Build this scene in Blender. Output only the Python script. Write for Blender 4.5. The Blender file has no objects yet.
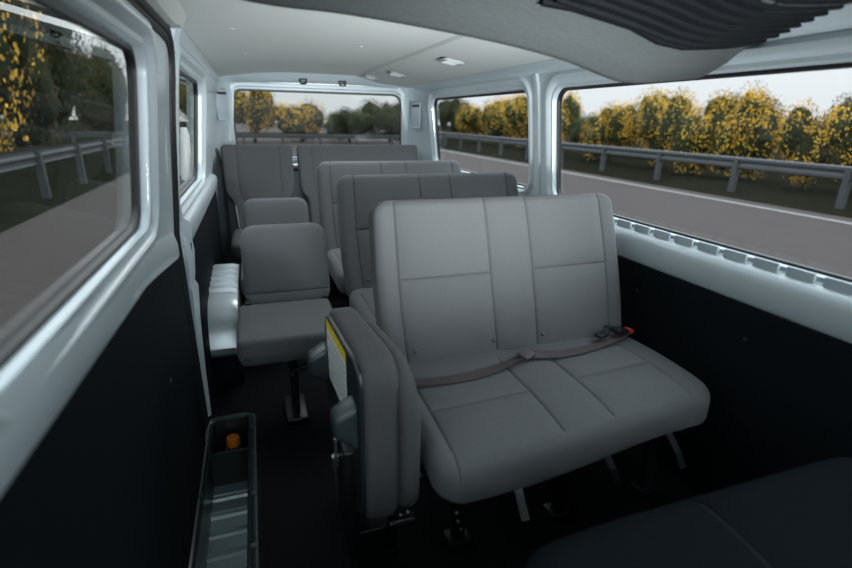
import bpy, bmesh, math, random
from mathutils import Vector, Matrix, noise
random.seed(7)
C = bpy.context.scene.collection
sc = bpy.context.scene
PI = math.pi

# ------------------------------------------------------------------ materials
def nt(name):
    m = bpy.data.materials.new(name); m.use_nodes = True
    t = m.node_tree; t.nodes.clear()
    out = t.nodes.new('ShaderNodeOutputMaterial')
    return m, t, out
def mat(name, col, rough=.6, metal=0, spec=.5, bump=None, var=None, coat=0, sheen=0):
    m, t, out = nt(name)
    b = t.nodes.new('ShaderNodeBsdfPrincipled')
    b.inputs['Base Color'].default_value = (*col, 1)
    b.inputs['Roughness'].default_value = rough
    b.inputs['Metallic'].default_value = metal
    b.inputs['Specular IOR Level'].default_value = spec
    b.inputs['Coat Weight'].default_value = coat
    b.inputs['Sheen Weight'].default_value = sheen
    tc = t.nodes.new('ShaderNodeTexCoord')
    if var:
        n = t.nodes.new('ShaderNodeTexNoise'); n.inputs['Scale'].default_value = var[0]; n.inputs['Detail'].default_value = 5
        r = t.nodes.new('ShaderNodeMixRGB'); r.inputs[1].default_value = (*col, 1); r.inputs[2].default_value = (*var[1], 1)
        t.links.new(tc.outputs['Object'], n.inputs['Vector']); t.links.new(n.outputs['Fac'], r.inputs[0])
        t.links.new(r.outputs[0], b.inputs['Base Color'])
    if bump:
        n = t.nodes.new('ShaderNodeTexNoise'); n.inputs['Scale'].default_value = bump[0]; n.inputs['Detail'].default_value = 3
        bp = t.nodes.new('ShaderNodeBump'); bp.inputs['Strength'].default_value = bump[1]; bp.inputs['Distance'].default_value = bump[2]
        t.links.new(tc.outputs['Object'], n.inputs['Vector']); t.links.new(n.outputs['Fac'], bp.inputs['Height'])
        t.links.new(bp.outputs[0], b.inputs['Normal'])
    t.links.new(b.outputs[0], out.inputs[0])
    return m

def fabric(name, col, col2, spec=.2, sheen=.06):
    m, t, out = nt(name)
    b = t.nodes.new('ShaderNodeBsdfPrincipled')
    b.inputs['Roughness'].default_value = .88
    b.inputs['Specular IOR Level'].default_value = spec
    b.inputs['Sheen Weight'].default_value = sheen
    b.inputs['Sheen Roughness'].default_value = .5
    tc = t.nodes.new('ShaderNodeTexCoord')
    wv = []
    for d in ('X', 'Z'):
        w = t.nodes.new('ShaderNodeTexWave'); w.bands_direction = d; w.inputs['Scale'].default_value = 130
        w.inputs['Distortion'].default_value = 1.5; w.inputs['Detail'].default_value = 1
        t.links.new(tc.outputs['Object'], w.inputs['Vector']); wv.append(w)
    n = t.nodes.new('ShaderNodeTexNoise'); n.inputs['Scale'].default_value = 420; n.inputs['Detail'].default_value = 2
    t.links.new(tc.outputs['Object'], n.inputs['Vector'])
    a = t.nodes.new('ShaderNodeMath'); a.operation = 'ADD'
    t.links.new(wv[0].outputs['Fac'], a.inputs[0]); t.links.new(wv[1].outputs['Fac'], a.inputs[1])
    a2 = t.nodes.new('ShaderNodeMath'); a2.operation = 'MULTIPLY_ADD'; a2.inputs[1].default_value = 1.2
    t.links.new(n.outputs['Fac'], a2.inputs[0]); t.links.new(a.outputs[0], a2.inputs[2])
    bp = t.nodes.new('ShaderNodeBump'); bp.inputs['Strength'].default_value = .3; bp.inputs['Distance'].default_value = .0012
    t.links.new(a2.outputs[0], bp.inputs['Height']); t.links.new(bp.outputs[0], b.inputs['Normal'])
    big = t.nodes.new('ShaderNodeTexNoise'); big.inputs['Scale'].default_value = 160; big.inputs['Detail'].default_value = 3
    t.links.new(tc.outputs['Object'], big.inputs['Vector'])
    mx = t.nodes.new('ShaderNodeMixRGB'); mx.inputs[1].default_value = (*col, 1); mx.inputs[2].default_value = (*col2, 1)
    t.links.new(big.outputs['Fac'], mx.inputs[0]); t.links.new(mx.outputs[0], b.inputs['Base Color'])
    t.links.new(b.outputs[0], out.inputs[0])
    return m

M = {}
M['fabric'] = fabric('grey woven seat fabric', (.108, .114, .118), (.130, .136, .141))
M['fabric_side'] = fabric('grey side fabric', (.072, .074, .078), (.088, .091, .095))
M['fabric_dark'] = fabric('charcoal seat fabric', (.006, .009, .011), (.010, .013, .016), .03, 0)
M['seam'] = mat('seam thread', (.05, .05, .055), .9)
M['paint'] = mat('silver body paint', (.58, .67, .71), .40, .10, .5, bump=(14, .12, .004), coat=.35)
M['paint_flat'] = mat('silver primer paint', (.44, .52, .56), .42, .15, .5, bump=(30, .15, .003))
M['black_panel'] = mat('black hardboard panel', (.005, .008, .010), .65, 0, .10, bump=(160, .2, .001))
M['rubber'] = mat('black rubber', (.012, .014, .015), .45)
M['black_plastic'] = mat('black plastic', (.012, .014, .016), .35, 0, .5)
M['dark_plastic'] = mat('dark grey plastic', (.018, .026, .030), .30, 0, .5, bump=(260, .15, .001))
M['grey_plastic'] = mat('slate grey plastic', (.032, .042, .048), .33, 0, .5)
M['pale_plastic'] = mat('pale grey plastic', (.45, .48, .49), .45)
M['white_plastic'] = mat('white plastic', (.8, .82, .8), .4)
M['headliner'] = mat('headliner', (.66, .69, .67), .85, 0, .25, bump=(220, .3, .0015))
M['duct'] = mat('grained overhead plastic', (.062, .070, .070), .6, 0, .4, bump=(75, .45, .004))
M['carpet'] = mat('black floor covering', (.003, .004, .005), .85, 0, .15, bump=(300, .6, .002), var=(40, (.006, .007, .009)))
M['arch_metal'] = mat('bare silver wheel arch', (.62, .70, .73), .30, .55)
M['steel'] = mat('brushed steel', (.62, .64, .65), .28, .9)
M['louvre_black'] = mat('matt black louvre', (.003, .004, .005), .6, 0, .15)
M['dark_steel'] = mat('dark snap metal', (.16, .17, .18), .35, .8)
M['white_metal'] = mat('white painted strap', (.85, .86, .86), .35)
M['tread'] = mat('painted step metal', (.30, .38, .38), .3, .5, bump=(50, .15, .003))
M['webbing'] = mat('mauve grey seat belt webbing', (.075, .060, .065), .55, 0, .4, bump=(500, .4, .001))
M['red'] = mat('red button plastic', (.55, .03, .02), .4)
M['orange'] = mat('amber lens', (.60, .17, .01), .35)
M['label_white'] = mat('white label paper', (.74, .77, .76), .5)
M['label_yellow'] = mat('yellow label paper', (.80, .62, .02), .5)
M['ink'] = mat('grey print', (.30, .31, .31), .7)
M['asphalt'] = mat('asphalt', (.040, .034, .033), .9, 0, .1, var=(3, (.048, .041, .039)), bump=(60, .4, .01))
M['verge'] = mat('verge soil and dry grass', (.006, .007, .005), .95, 0, 0, var=(2.5, (.016, .016, .010)), bump=(20, .6, .05))
M['line'] = mat('white road paint', (.14, .14, .135), .7)
M['rail'] = mat('galvanised guardrail', (.038, .042, .045), .6, .1)
M['bark'] = mat('bark', (.05, .035, .025), .9, bump=(20, .8, .02))
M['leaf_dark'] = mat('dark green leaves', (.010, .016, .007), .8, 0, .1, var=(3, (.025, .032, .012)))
M['leaf_green'] = mat('green leaves', (.028, .044, .012), .8, 0, .1, var=(3, (.055, .062, .018)))
M['leaf_brown'] = mat('brown green leaves', (.045, .040, .018), .8, 0, .1, var=(3, (.075, .055, .026)))
M['flower'] = mat('yellow blossom', (.72, .42, .03), .8, var=(4, (.42, .26, .022)))

def glass(name, tint, refl):
    m, t, out = nt(name)
    tr = t.nodes.new('ShaderNodeBsdfTransparent'); tr.inputs[0].default_value = (*tint, 1)
    gl = t.nodes.new('ShaderNodeBsdfGlossy'); gl.inputs['Roughness'].default_value = .02; gl.inputs['Color'].default_value = (.9, .95, .95, 1)
    lw = t.nodes.new('ShaderNodeLayerWeight'); lw.inputs['Blend'].default_value = .5
    p5 = t.nodes.new('ShaderNodeMath'); p5.operation = 'POWER'; p5.inputs[1].default_value = 4.0
    t.links.new(lw.outputs['Facing'], p5.inputs[0])
    fr = t.nodes.new('ShaderNodeMath'); fr.operation = 'MULTIPLY_ADD'; fr.inputs[1].default_value = .35; fr.inputs[2].default_value = .022
    t.links.new(p5.outputs[0], fr.inputs[0])
    mx = t.nodes.new('ShaderNodeMixShader')
    t.links.new(fr.outputs[0], mx.inputs[0]); t.links.new(tr.outputs[0], mx.inputs[1]); t.links.new(gl.outputs[0], mx.inputs[2])
    t.links.new(mx.outputs[0], out.inputs[0])
    return m
M['privacy'] = glass('tinted privacy glass', (.58, .58, .58), 1.3)
M['privacy_rear'] = glass('dark tinted rear glass', (.46, .46, .45), 1.3)
M['clear'] = glass('clear glass', (.92, .95, .94), 1.3)

# ------------------------------------------------------------------ helpers
def tag(o, label=None, cat=None, group=None, kind=None):
    if label: o['label'] = label
    if cat: o['category'] = cat
    if group: o['group'] = group
    if kind: o['kind'] = kind
    return o
class MB:
    def __init__(s): s.v = []; s.f = []; s.m = []
    def add(s, vs, fs, mi=0):
        b = len(s.v); s.v += [tuple(p) for p in vs]
        for i, f in enumerate(fs):
            s.f.append([b + k for k in f]); s.m.append(mi if isinstance(mi, int) else mi[i])
        return s
    def box(s, lo, hi, bev=0, mi=0, xf=None):
        bm = bmesh.new(); bmesh.ops.create_cube(bm, size=1)
        for v in bm.verts:
            v.co = Vector([(lo[k] + hi[k]) / 2 + v.co[k] * (hi[k] - lo[k]) for k in range(3)])
        if bev: bmesh.ops.bevel(bm, geom=bm.edges[:], offset=bev, segments=3, profile=.5, affect='EDGES')
        return s.bm(bm, mi, xf)
    def bm(s, bm, mi=0, xf=None):
        bm.verts.index_update()
        vs = [(xf @ v.co) if xf else v.co.copy() for v in bm.verts]
        fs = [[v.index for v in f.verts] for f in bm.faces]
        s.add(vs, fs, mi); bm.free(); return s
    def tube(s, pts, r, n=10, mi=0, cap=True):
        pts = [Vector(p) for p in pts]; vs = []; fs = []
        rr = r if isinstance(r, (list, tuple)) else [r] * len(pts)
        ref = None
        for i, p in enumerate(pts):
            d = (pts[min(i + 1, len(pts) - 1)] - pts[max(i - 1, 0)]).normalized()
            if ref is None: ref = d.orthogonal().normalized()
            a = (ref - d * ref.dot(d)).normalized(); ref = a; b = d.cross(a)
            for k in range(n):
                t = 2 * PI * k / n; vs.append(p + (a * math.cos(t) + b * math.sin(t)) * rr[i])
        for i in range(len(pts) - 1):
            for k in range(n):
                fs.append([i * n + k, i * n + (k + 1) % n, (i + 1) * n + (k + 1) % n, (i + 1) * n + k])
        if cap: fs += [list(range(n))[::-1], [(len(pts) - 1) * n + k for k in range(n)]]
        return s.add(vs, fs, mi)
    def sphere(s, c, r, sc3=(1, 1, 1), sub=2, mi=0):
        bm = bmesh.new(); bmesh.ops.create_icosphere(bm, subdivisions=sub, radius=r)
        for v in bm.verts: v.co = Vector([c[k] + v.co[k] * sc3[k] for k in range(3)])
        return s.bm(bm, mi)
    def extrude(s, prof, path_pts, closed_prof=False, mi=0, cap=True):
        """prof: list of 3D point lists, one ring for each station"""
        n = len(path_pts[0]); vs = [p for ring in path_pts for p in ring]; fs = []
        kk = n if closed_prof else n - 1
        for i in range(len(path_pts) - 1):
            for k in range(kk):
                fs.append([i * n + k, i * n + (k + 1) % n, (i + 1) * n + (k + 1) % n, (i + 1) * n + k])
        if cap and closed_prof: fs += [list(range(n))[::-1], [(len(path_pts) - 1) * n + k for k in range(n)]]
        return s.add(vs, fs, mi)
    def build(s, name, mats, parent=None, smooth=True, solid=0, ang=40):
        me = bpy.data.meshes.new(name); me.from_pydata(s.v, [], s.f)
        if not isinstance(mats, (list, tuple)): mats = [mats]
        for m in mats: me.materials.append(m)
        me.polygons.foreach_set('material_index', s.m)
        bm = bmesh.new(); bm.from_mesh(me); bmesh.ops.recalc_face_normals(bm, faces=bm.faces[:]); bm.to_mesh(me); bm.free()
        if smooth:
            me.polygons.foreach_set('use_smooth', [True] * len(me.polygons))
            try: me.set_sharp_from_angle(angle=math.radians(ang))
            except Exception: pass
        me.update()
        o = bpy.data.objects.new(name, me); C.objects.link(o)
        if parent: o.parent = parent
        if solid:
            md = o.modifiers.new('thickness', 'SOLIDIFY'); md.thickness = solid; md.offset = 0
        return o
def empty(name, loc, label=None, cat=None, group=None):
    o = bpy.data.objects.new(name, None); C.objects.link(o); o.location = loc; o.empty_display_size = .05
    return tag(o, label, cat, group)
kids = {}
def copy_tree(o, parent=None):
    c = o.copy(); C.objects.link(c); c.parent = parent
    for ch in list(o.children): copy_tree(ch, c)
    return c
def struct(o, label=None): o['kind'] = 'structure'; return o

# ---- upholstered pad: rounded outline, rounded edges, stitched seams as grooves
def pad(w, h, t, R=.06, r=.03, sv=(), sh=(), bulge=.01, step=.02, post=None, puff=.004, rb=None, depth=.004, mb=None, sidemat=0):
    rb = rb or min(r, t / 2 * .9)
    def lines(L, seams):
        s = set()
        n = max(2, int(L / step))
        for i in range(n + 1): s.add(round(L * i / n, 5))
        for k in (0, .08, .2, .35, .55, .8, 1.1): s.add(round(r * k, 5)); s.add(round(L - r * k, 5))
        for q in seams:
            s = {a for a in s if abs(a - q) > .0085 or a in (0, L)}
            for dd in (-.010, -.0055, -.0028, -.0009, .0009, .0028, .0055, .010):
                if 0 < q + dd < L: s.add(round(q + dd, 5))
        o = sorted(s); o2 = [o[0]]
        for a in o[1:]:
            if a - o2[-1] > .0006: o2.append(a)
        o2[-1] = L
        return o2
    U = lines(w, [q[0] for q in sv]); V = lines(h, [q[0] for q in sh])
    iw, ih = w / 2 - R, h / 2 - R
    def outl(u, v):
        cu, cv = u - w / 2, v - h / 2
        du, dv = abs(cu) - iw, abs(cv) - ih
        if du > 0 and dv > 0:
            m = max(du, dv); l = math.hypot(du, dv); e = R - m
            du, dv = du * m / l, dv * m / l
            cu = math.copysign(iw + du, cu); cv = math.copysign(ih + dv, cv)
        else: e = min(w / 2 - abs(cu), h / 2 - abs(cv))
        return cu + w / 2, cv + h / 2, max(e, 0)
    post = post or (lambda u, v, d: (u, v, d))
    def inseg(q, a, b): return 1 if a <= q <= b else math.exp(-(min(abs(q - a), abs(q - b)) / .006) ** 2)
    def front(u, v, e):
        z = t / 2 - (r - math.sqrt(max(0, r * r - (r - e) ** 2)) if e < r else 0)
        x = (2 * u / w - 1); y = (2 * v / h - 1)
        z += bulge * (1 - x ** 4) * (1 - y ** 4)
        g = 0; near = 1
        for q, a, b in sv:
            k = inseg(v, a, b); g = max(g, k * math.exp(-((u - q) / .0030) ** 2)); near = min(near, 1 - k * math.exp(-((u - q) / .022) ** 2))
        for q, a, b in sh:
            k = inseg(u, a, b); g = max(g, k * math.exp(-((v - q) / .0030) ** 2)); near = min(near, 1 - k * math.exp(-((v - q) / .022) ** 2))
        return z + puff * near - puff - depth * g
    def back(e): return -t / 2 + (rb - math.sqrt(max(0, rb * rb - (rb - e) ** 2)) if e < rb else 0)
    nu, nv = len(U), len(V); vs = []; fs = []; ms = []
    for j in range(nv):
        for i in range(nu):
            u, v, e = outl(U[i], V[j]); vs.append(post(u, v, front(u, v, e)))
    nb = len(vs)
    for j in range(nv):
        for i in range(nu):
            u, v, e = outl(U[i], V[j]); vs.append(post(u, v, back(e)))
    for j in range(nv - 1):
        for i in range(nu - 1):
            a = j * nu + i
            fs.append([a, a + 1, a + nu + 1, a + nu])
            uc, vc = (U[i] + U[i + 1]) / 2, (V[j] + V[j + 1]) / 2
            s_ = any(abs(uc - q) < .0008 and a_ <= vc <= b_ for q, a_, b_ in sv) or any(abs(vc - q) < .0008 and a_ <= uc <= b_ for q, a_, b_ in sh)
            ms.append(1 if s_ else 0)
            fs.append([nb + a + nu, nb + a + nu + 1, nb + a + 1, nb + a]); ms.append(sidemat)
    ring = [i for i in range(nu)] + [j * nu + nu - 1 for j in range(1, nv)] + [(nv - 1) * nu + i for i in range(nu - 2, -1, -1)] + [j * nu for j in range(nv - 2, 0, -1)]
    L = len(ring)
    for k in range(L):
        a, b = ring[k], ring[(k + 1) % L]
        fs.append([a, nb + a, nb + b, b]); ms.append(sidemat)
    mb = mb or MB()
    mb.add(vs, fs, ms)
    return mb

def rrect(u0, u1, v0, v1, R, n=8):
    """rounded rectangle, counter clockwise, with outward normals"""
    out = []
    for (cx, cy, a0) in ((u1 - R, v1 - R, 0), (u0 + R, v1 - R, 90), (u0 + R, v0 + R, 180), (u1 - R, v0 + R, 270)):
        for k in range(n + 1):
            a = math.radians(a0 + 90 * k / n)
            out.append((cx + R * math.cos(a), cy + R * math.sin(a), math.cos(a), math.sin(a)))
    return out
def sweep_rrect(mb, rect, prof, to3, mi=0):
    pts = rrect(*rect); n = len(prof); vs = []; fs = []
    for (u, v, nu_, nv_) in pts:
        for (o, w) in prof: vs.append(to3(u + nu_ * o, v + nv_ * o, w))
    L = len(pts)
    for i in range(L):
        for k in range(n - 1):
            fs.append([i * n + k, i * n + k + 1, ((i + 1) % L) * n + k + 1, ((i + 1) % L) * n + k])
    mb.add(vs, fs, mi); return mb
def panel(mb, outer, holes, to3, w=0, mi=0):
    bm = bmesh.new(); es = []
    for loop in [outer] + holes:
        vs = [bm.verts.new((p[0], p[1], 0)) for p in loop]
        es += [bm.edges.new((vs[i], vs[(i + 1) % len(vs)])) for i in range(len(vs))]
    bmesh.ops.triangle_fill(bm, use_beauty=True, use_dissolve=False, edges=es)
    for v in bm.verts: v.co = Vector(to3(v.co.x, v.co.y, w))
    mb.bm(bm, mi); return mb
def grow(rect, o): return (rect[0] - o, rect[1] + o, rect[2] - o, rect[3] + o, rect[4] + o)

# ------------------------------------------------------------------ van shell
ZB, ZT = .80, 1.47           # belt height and top of side walls
YR, YF = 2.75, -1.95         # rear wall, front end of the cab
def right3(u, v, w):         # u = y, v = z, w = towards the interior
    x = 1.0 - (.075 * (v - ZB) / .65 if v > ZB else 0)
    return (x - w, u, v + w * .11)
def left3(u, v, w):
    x = -.64 + (.08 * (v - ZB) / .65 if v > ZB else 0)
    return (x + w, u, v + w * .11)
frame_prof = [(0, -.045), (0, -.012), (.004, -.004), (.016, -.004), (.022, .006), (.030, .012), (.046, .012), (.056, .003), (.062, 0)]

def side(name, to3, wins, yfront, z0=.70):
    mb = MB()
    holes = [[(p[0], p[1]) for p in rrect(*grow(w[:5], .062))] for w in wins]
    # the wall kinks at ZB so it is filled above the belt only; below is a second strip
    panel(mb, [(yfront, ZB - .06), (YR, ZB - .06), (YR, ZT), (yfront, ZT)], holes, lambda u, v, w: to3(u, v, w))
    for w in wins: sweep_rrect(mb, w[:5], frame_prof, to3)
    mb.add([to3(yfront, -.25, -.02), to3(YR, -.25, -.02), to3(YR, ZB - .05, -.02), to3(yfront, ZB - .05, -.02)], [[0, 1, 2, 3]])
    return struct(mb.build(name, M['paint'], None, True, ang=35))

def window(name, rect, to3, gmat):
    root = empty(name, to3((rect[0] + rect[1]) / 2, rect[2], -.04)); root['kind'] = 'structure'
    inv = Matrix.Translation(-Vector(root.location))
    def t3(u, v, w): return tuple(Vector(to3(u, v, w)) + inv.translation)
    mb = MB(); pts = rrect(*grow(rect, .01))
    mb.add([t3(p[0], p[1], -.036) for p in pts], [list(range(len(pts)))])
    mb.build('pane', gmat, root, False)
    mb = MB(); sweep_rrect(mb, rect, [(.012, -.046), (-.008, -.046), (-.011, -.036), (-.008, -.026), (.004, -.026)], t3)
    mb.build('window_seal', M['rubber'], root)
    return root

WR = [(.93, 2.37, .865, 1.350, .07), (-.80, .705, .835, 1.345, .07)]
side('wall_right', right3, WR, YF)
window('window_1', WR[0], right3, M['privacy'])
window('window_2', WR[1], right3, M['privacy'])
# front door window on the right of the cab
# left side: sliding door zone and fixed rear quarter
WL = [(.515, 1.54, .885, 1.36, .08), (-.85, .045, .93, 1.345, .06)]
side('wall_left', left3, WL, YF)
window('window_3', WL[0], left3, M['privacy_rear'])
window('window_4', WL[1], left3, M['privacy_rear'])

# belt mouldings (silver shelf below the windows)
def belt(name, sgn, x0, y0, y1, z0, z1):
    prof = [(0, z1), (.016, z1 - .006), (.030, z1 - .014), (.038, z1 - .026), (.040, z1 - .045), (.034, z0 + .012), (.024, z0), (0, z0)]
    mb = MB(); st = []
    n = 12
    for i in range(n + 1):
        y = y0 + (y1 - y0) * i / n
        st.append([(x0 + sgn * a, y, z) for a, z in prof])
    mb.extrude(None, st, True)
    return struct(mb.build(name, M['paint']))
belt('trim_1', -1, 1.0, YF, 2.60, .70, .815)
belt('trim_2', 1, -.64, .58, 2.10, .745, .85)
mb = MB(); st = []
for i in range(15):
    y = YF + (.385 - YF) * i / 14; zb = .745 + (.385 - y) * .135 if y > -.1 else .81 + (-.1 - y) * .04
    st.append([left3(y, zb, 0), left3(y, zb, .010), left3(y, zb + .012, .016), left3(y, zb + .05, .016), left3(y, zb + .075, .008), left3(y, zb + .09, 0)])
mb.extrude(None, st, True); struct(mb.build('trim_3', M['paint']))

# tabs along the sill of the near right window
mb = MB()
for i in range(14):
    y = -.70 + i * .098
    a = right3(y, .815, .006); 
    mb.box((a[0] - .004, y - .038, .795), (a[0] + .004, y + .038, .838), .003)
struct(mb.build('trim_4', M['paint_flat']))

# black lower panels with small clips
def low_panel(name, x, sgn, y0, y1, z0, z1, clips):
    mb = MB(); mb.box((min(x, x + sgn * .012), y0, z0), (max(x, x + sgn * .012), y1, z1), .003)
    o = struct(mb.build(name, M['black_panel']))
    return o
low_panel('wall_right_panel', .978, -1, YF, 2.5, .02, .700, [])
mb = MB(); st = []
for i in range(15):
    y = YF + (.385 - YF) * i / 14; zb = .745 + (.385 - y) * .135 if y > -.1 else .81 + (-.1 - y) * .04
    st.append([(-.64, y, .02), (-.630, y, .02), (-.630, y, zb + .003), (-.64, y, zb + .003)])
mb.extrude(None, st, True); struct(mb.build('wall_left_panel', M['black_panel']))
low_panel('wall_left_panel_rear', -.628, 1, .62, 2.68, .02, .750, [])
clip_spots = [(.964, .03, .60), (.964, .03, .40), (.964, .75, .58), (.964, -.42, .60), (-.614, .25, .55), (-.614, -.1, .55)]
clip = None
for i, (x, y, z) in enumerate(clip_spots):
    if clip is None:
        mb = MB(); mb.sphere((0, 0, 0), .007, (.5, 1, 1)); clip = mb.build('panel_clip', M['black_plastic']); o = clip
    else: o = clip.copy(); C.objects.link(o)
    o.location = (x, y, z)
    tag(o, ['small black clip on the right wall panel behind the big bench', 'small black clip low on the right wall panel near the seat buckle',
            'small black clip on the right wall panel beside the second bench', 'small black clip on the right wall panel nearest the front',
            'small black clip at the rear of the sliding door panel', 'small black clip nearer the front on the sliding door panel'][i], 'clip', 'panel clips')

# sliding door: lower stamped edge and rubber weatherstrip around the opening
door = empty('door_1', (-.60, .1, .02)); door['kind'] = 'structure'
def loc(o, root): o.parent = root; o.matrix_parent_inverse = Matrix.Translation(-Vector(root.location)); return o
def strip(name, path, offs, rad, m, xin, root=None):
    mb = MB()
    for k, o in enumerate(offs):
        P = []
        for i, (y, z) in enumerate(path):
            a = path[max(i - 1, 0)]; b = path[min(i + 1, len(path) - 1)]
            d = Vector((b[0] - a[0], b[1] - a[1])).normalized(); n_ = Vector((-d.y, d.x))
            P.append(left3(y + n_.x * o[0], z + n_.y * o[0], xin + o[1]))
        mb.tube(P, rad, 8)
    ob = mb.build(name, m)
    if root: loc(ob, root)
    return ob
def smooth_path(p, n=6):
    out = []
    for i in range(len(p) - 1):
        p0 = p[max(i - 1, 0)]; p1 = p[i]; p2 = p[i + 1]; p3 = p[min(i + 2, len(p) - 1)]
        for k in range(n):
            t = k / n
            out.append(tuple(.5 * ((2 * p1[j]) + (-p0[j] + p2[j]) * t + (2 * p0[j] - 5 * p1[j] + 4 * p2[j] - p3[j]) * t * t + (-p0[j] + 3 * p1[j] - 3 * p2[j] + p3[j]) * t ** 3) for j in range(len(p1))))
    out.append(tuple(p[-1])); return out
seal_path = smooth_path([(.515, .01), (.50, .10), (.49, .30), (.475, .55), (.470, .70), (.435, .93), (.385, 1.18), (.385, 1.33), (.34, 1.40), (.22, 1.415), (0, 1.415), (-.6, 1.415), (-1.2, 1.415)])
strip('weatherstrip', seal_path, [(-.048, -.010), (-.028, -.004), (-.008, .001), (.012, -.003)], .0125, M['rubber'], .0, door)

# stamped silver C pillar next to the door opening
def pillar_band(name, rows, m, root=None, thick=.03):
    mb = MB(); st = []
    for (z, ya, yb, xin) in rows:
        st.append([left3(ya, z, 0), left3(ya, z, xin), left3(ya + (yb - ya) * .25, z, xin + .012), left3(ya + (yb - ya) * .45, z, xin + .004), left3(ya + (yb - ya) * .65, z, xin + .012), left3(yb, z, xin), left3(yb, z, 0)])
    mb.extrude(None, st, True)
    return struct(mb.build(name, m))
pillar_band('trim_5', [(.80, .57, .72, .002), (.77, .55, .73, .012), (.70, .54, .72, .018), (.62, .54, .66, .014), (.60, .54, .65, .010), (.57, .54, .68, .018), (.44, .54, .61, .014), (.25, .545, .58, .010), (.03, .55, .57, .008)], M['paint'])
pillar_band('trim_6', [(1.47, .42, .54, .014), (1.44, .42, .53, .012), (1.42, .43, .52, .006), (1.38, .44, .50, .0)], M['paint'])

# rail above the side windows
for nm, to3, xx in (('trim_7', right3, 1), ('trim_8', left3, -1)):
    mb = MB(); st = []
    for i in range(21):
        y = (.50 if xx < 0 else YF) + (YR - .02 - (.50 if xx < 0 else YF)) * i / 20
        q = 1 if xx > 0 else .32
        st.append([to3(y, 1.475, 0), to3(y, 1.470, .03 * q), to3(y, 1.445, .045 * q), to3(y, 1.425, .034 * q), to3(y, 1.415, .014 * q), to3(y, 1.408, 0)])
    mb.extrude(None, st, True); struct(mb.build(nm, M['paint']))

# grey panel over the sliding door
mb = MB(); st = []
for y in (-1.9, -.4, 0, .25, .36, .415):
    zl = 1.428 if y < .3 else 1.44
    st.append([left3(y, 1.53, .02), left3(y, 1.50, .045), left3(y, 1.46, .040), left3(y, zl, .030), left3(y, zl, 0), left3(y, 1.53, 0)])
mb.extrude(None, st, True); struct(mb.build('trim_9', M['headliner']))

# right pillar between windows: raised double ridge
mb = MB()
for (ya, yb) in ((.800, .845),):
    st = []
    for z in (.82, .9, 1.0, 1.1, 1.2, 1.3, 1.36, 1.41):
        sp = .02 * max(0, (z - 1.3) / .11) ** 2 * (-1 if ya < .8 else 1)
        st.append([right3(ya + sp, z, 0), right3(ya + .010 + sp, z, .009), right3(yb - .010 + sp, z, .009), right3(yb + sp, z, 0)])
    mb.extrude(None, st, True)
struct(mb.build('trim_10', M['paint']))

# floor with the entry well cut out
mb = MB()
WX0, WX1, WY0, WY1 = -.625, -.475, -1.2, .545
def flr(x0, x1, y0, y1): mb.add([(x0, y0, 0), (x1, y0, 0), (x1, y1, 0), (x0, y1, 0), (x0, y0, -.03), (x1, y0, -.03), (x1, y1, -.03), (x0, y1, -.03)], [[0, 1, 2, 3], [7, 6, 5, 4], [0, 4, 5, 1], [1, 5, 6, 2], [2, 6, 7, 3], [3, 7, 4, 0]])
flr(WX1, 1.02, YF, YR); flr(-.66, WX1, WY1, YR); flr(-.66, WX0, YF, WY1); flr(WX0, WX1, YF, WY0)
struct(mb.build('floor', M['carpet'], None, False))

# entry step
step = empty('entry_step', (-.55, .0, -.22), 'sunken entry step with ribbed metal tread beside the sliding door', 'step')
mb = MB()
sp = []
y = WY0
prof = []
yy = WY0
while yy < .36:
    prof += [(yy, -.200), (yy + .030, -.200), (yy + .036, -.190), (yy + .044, -.190), (yy + .050, -.200), (yy + .058, -.200), (yy + .062, -.192), (yy + .068, -.192), (yy + .073, -.200)]
    yy += .0925
prof.append((WY1, -.200))
mb.extrude(None, [[(WX0, a, b) for a, b in prof], [(WX1, a, b) for a, b in prof]], False)
loc(mb.build('tread', M['tread'], None, True, ang=25), step)
mb = MB()
for (a, b, c, d) in (((WX0 - .004, WY0, -.22), (WX0, WY1, 0), 0, 0), ((WX1, WY0, -.22), (WX1 + .004, WY1, -.001), 0, 0), ((WX0, WY1, -.22), (WX1, WY1 + .004, -.001), 0, 0), ((WX0, WY0 - .004, -.22), (WX1, WY0, -.001), 0, 0)):
    mb.box(a, b)
mb.box((WX0, WY0, -.225), (WX1, WY1, -.212))
mb.box((WX0 + .0, .40, -.20), (WX1, .41, -.05))
loc(mb.build('well_lining', M['black_plastic'], None, False), step)
mb = MB()
def ring3(u, v, w): return (u, v, w)
sweep_rrect(mb, (WX0 + .012, WX1 - .004, WY0, WY1 - .012, .02), [(0, -.03), (0, .012), (.004, .016), (.010, .012), (.016, .016), (.030, .016), (.036, .010), (.038, 0)], lambda u, v, w: (max(u, -.639), v, w))
loc(mb.build('frame', M['dark_plastic']), step)
for (x, y) in ((WX1 + .014, .44), (WX1 + .014, .27), (WX1 + .014, .06), (WX1 + .014, -.16), (WX0 + .0, .10)):
    mb = MB(); mb.tube([(x, y, .014), (x, y, .0185)], .009, 14); mb.tube([(x, y, .018), (x, y, .020)], .005, 10)
    loc(mb.build('screw', M['grey_plastic']), step)
lamp = empty('step_lamp', (-.545, .50, -.09), 'small amber capped lamp at the rear end of the entry step', 'lamp')
mb = MB(); mb.tube([(0, -.01, .01), (0, -.01, .045)], [.026, .024], 20); mb.build('lens', M['orange'], lamp)
mb = MB(); mb.box((-.032, -.04, -.10), (.032, .03, .01), .006); mb.build('lamp_housing', M['dark_plastic'], lamp)
mb = MB(); mb.sphere((-.005, -.041, -.055), .005); mb.sphere((.015, -.041, -.03), .004); mb.build('screw_head', M['steel'], lamp)

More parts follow.
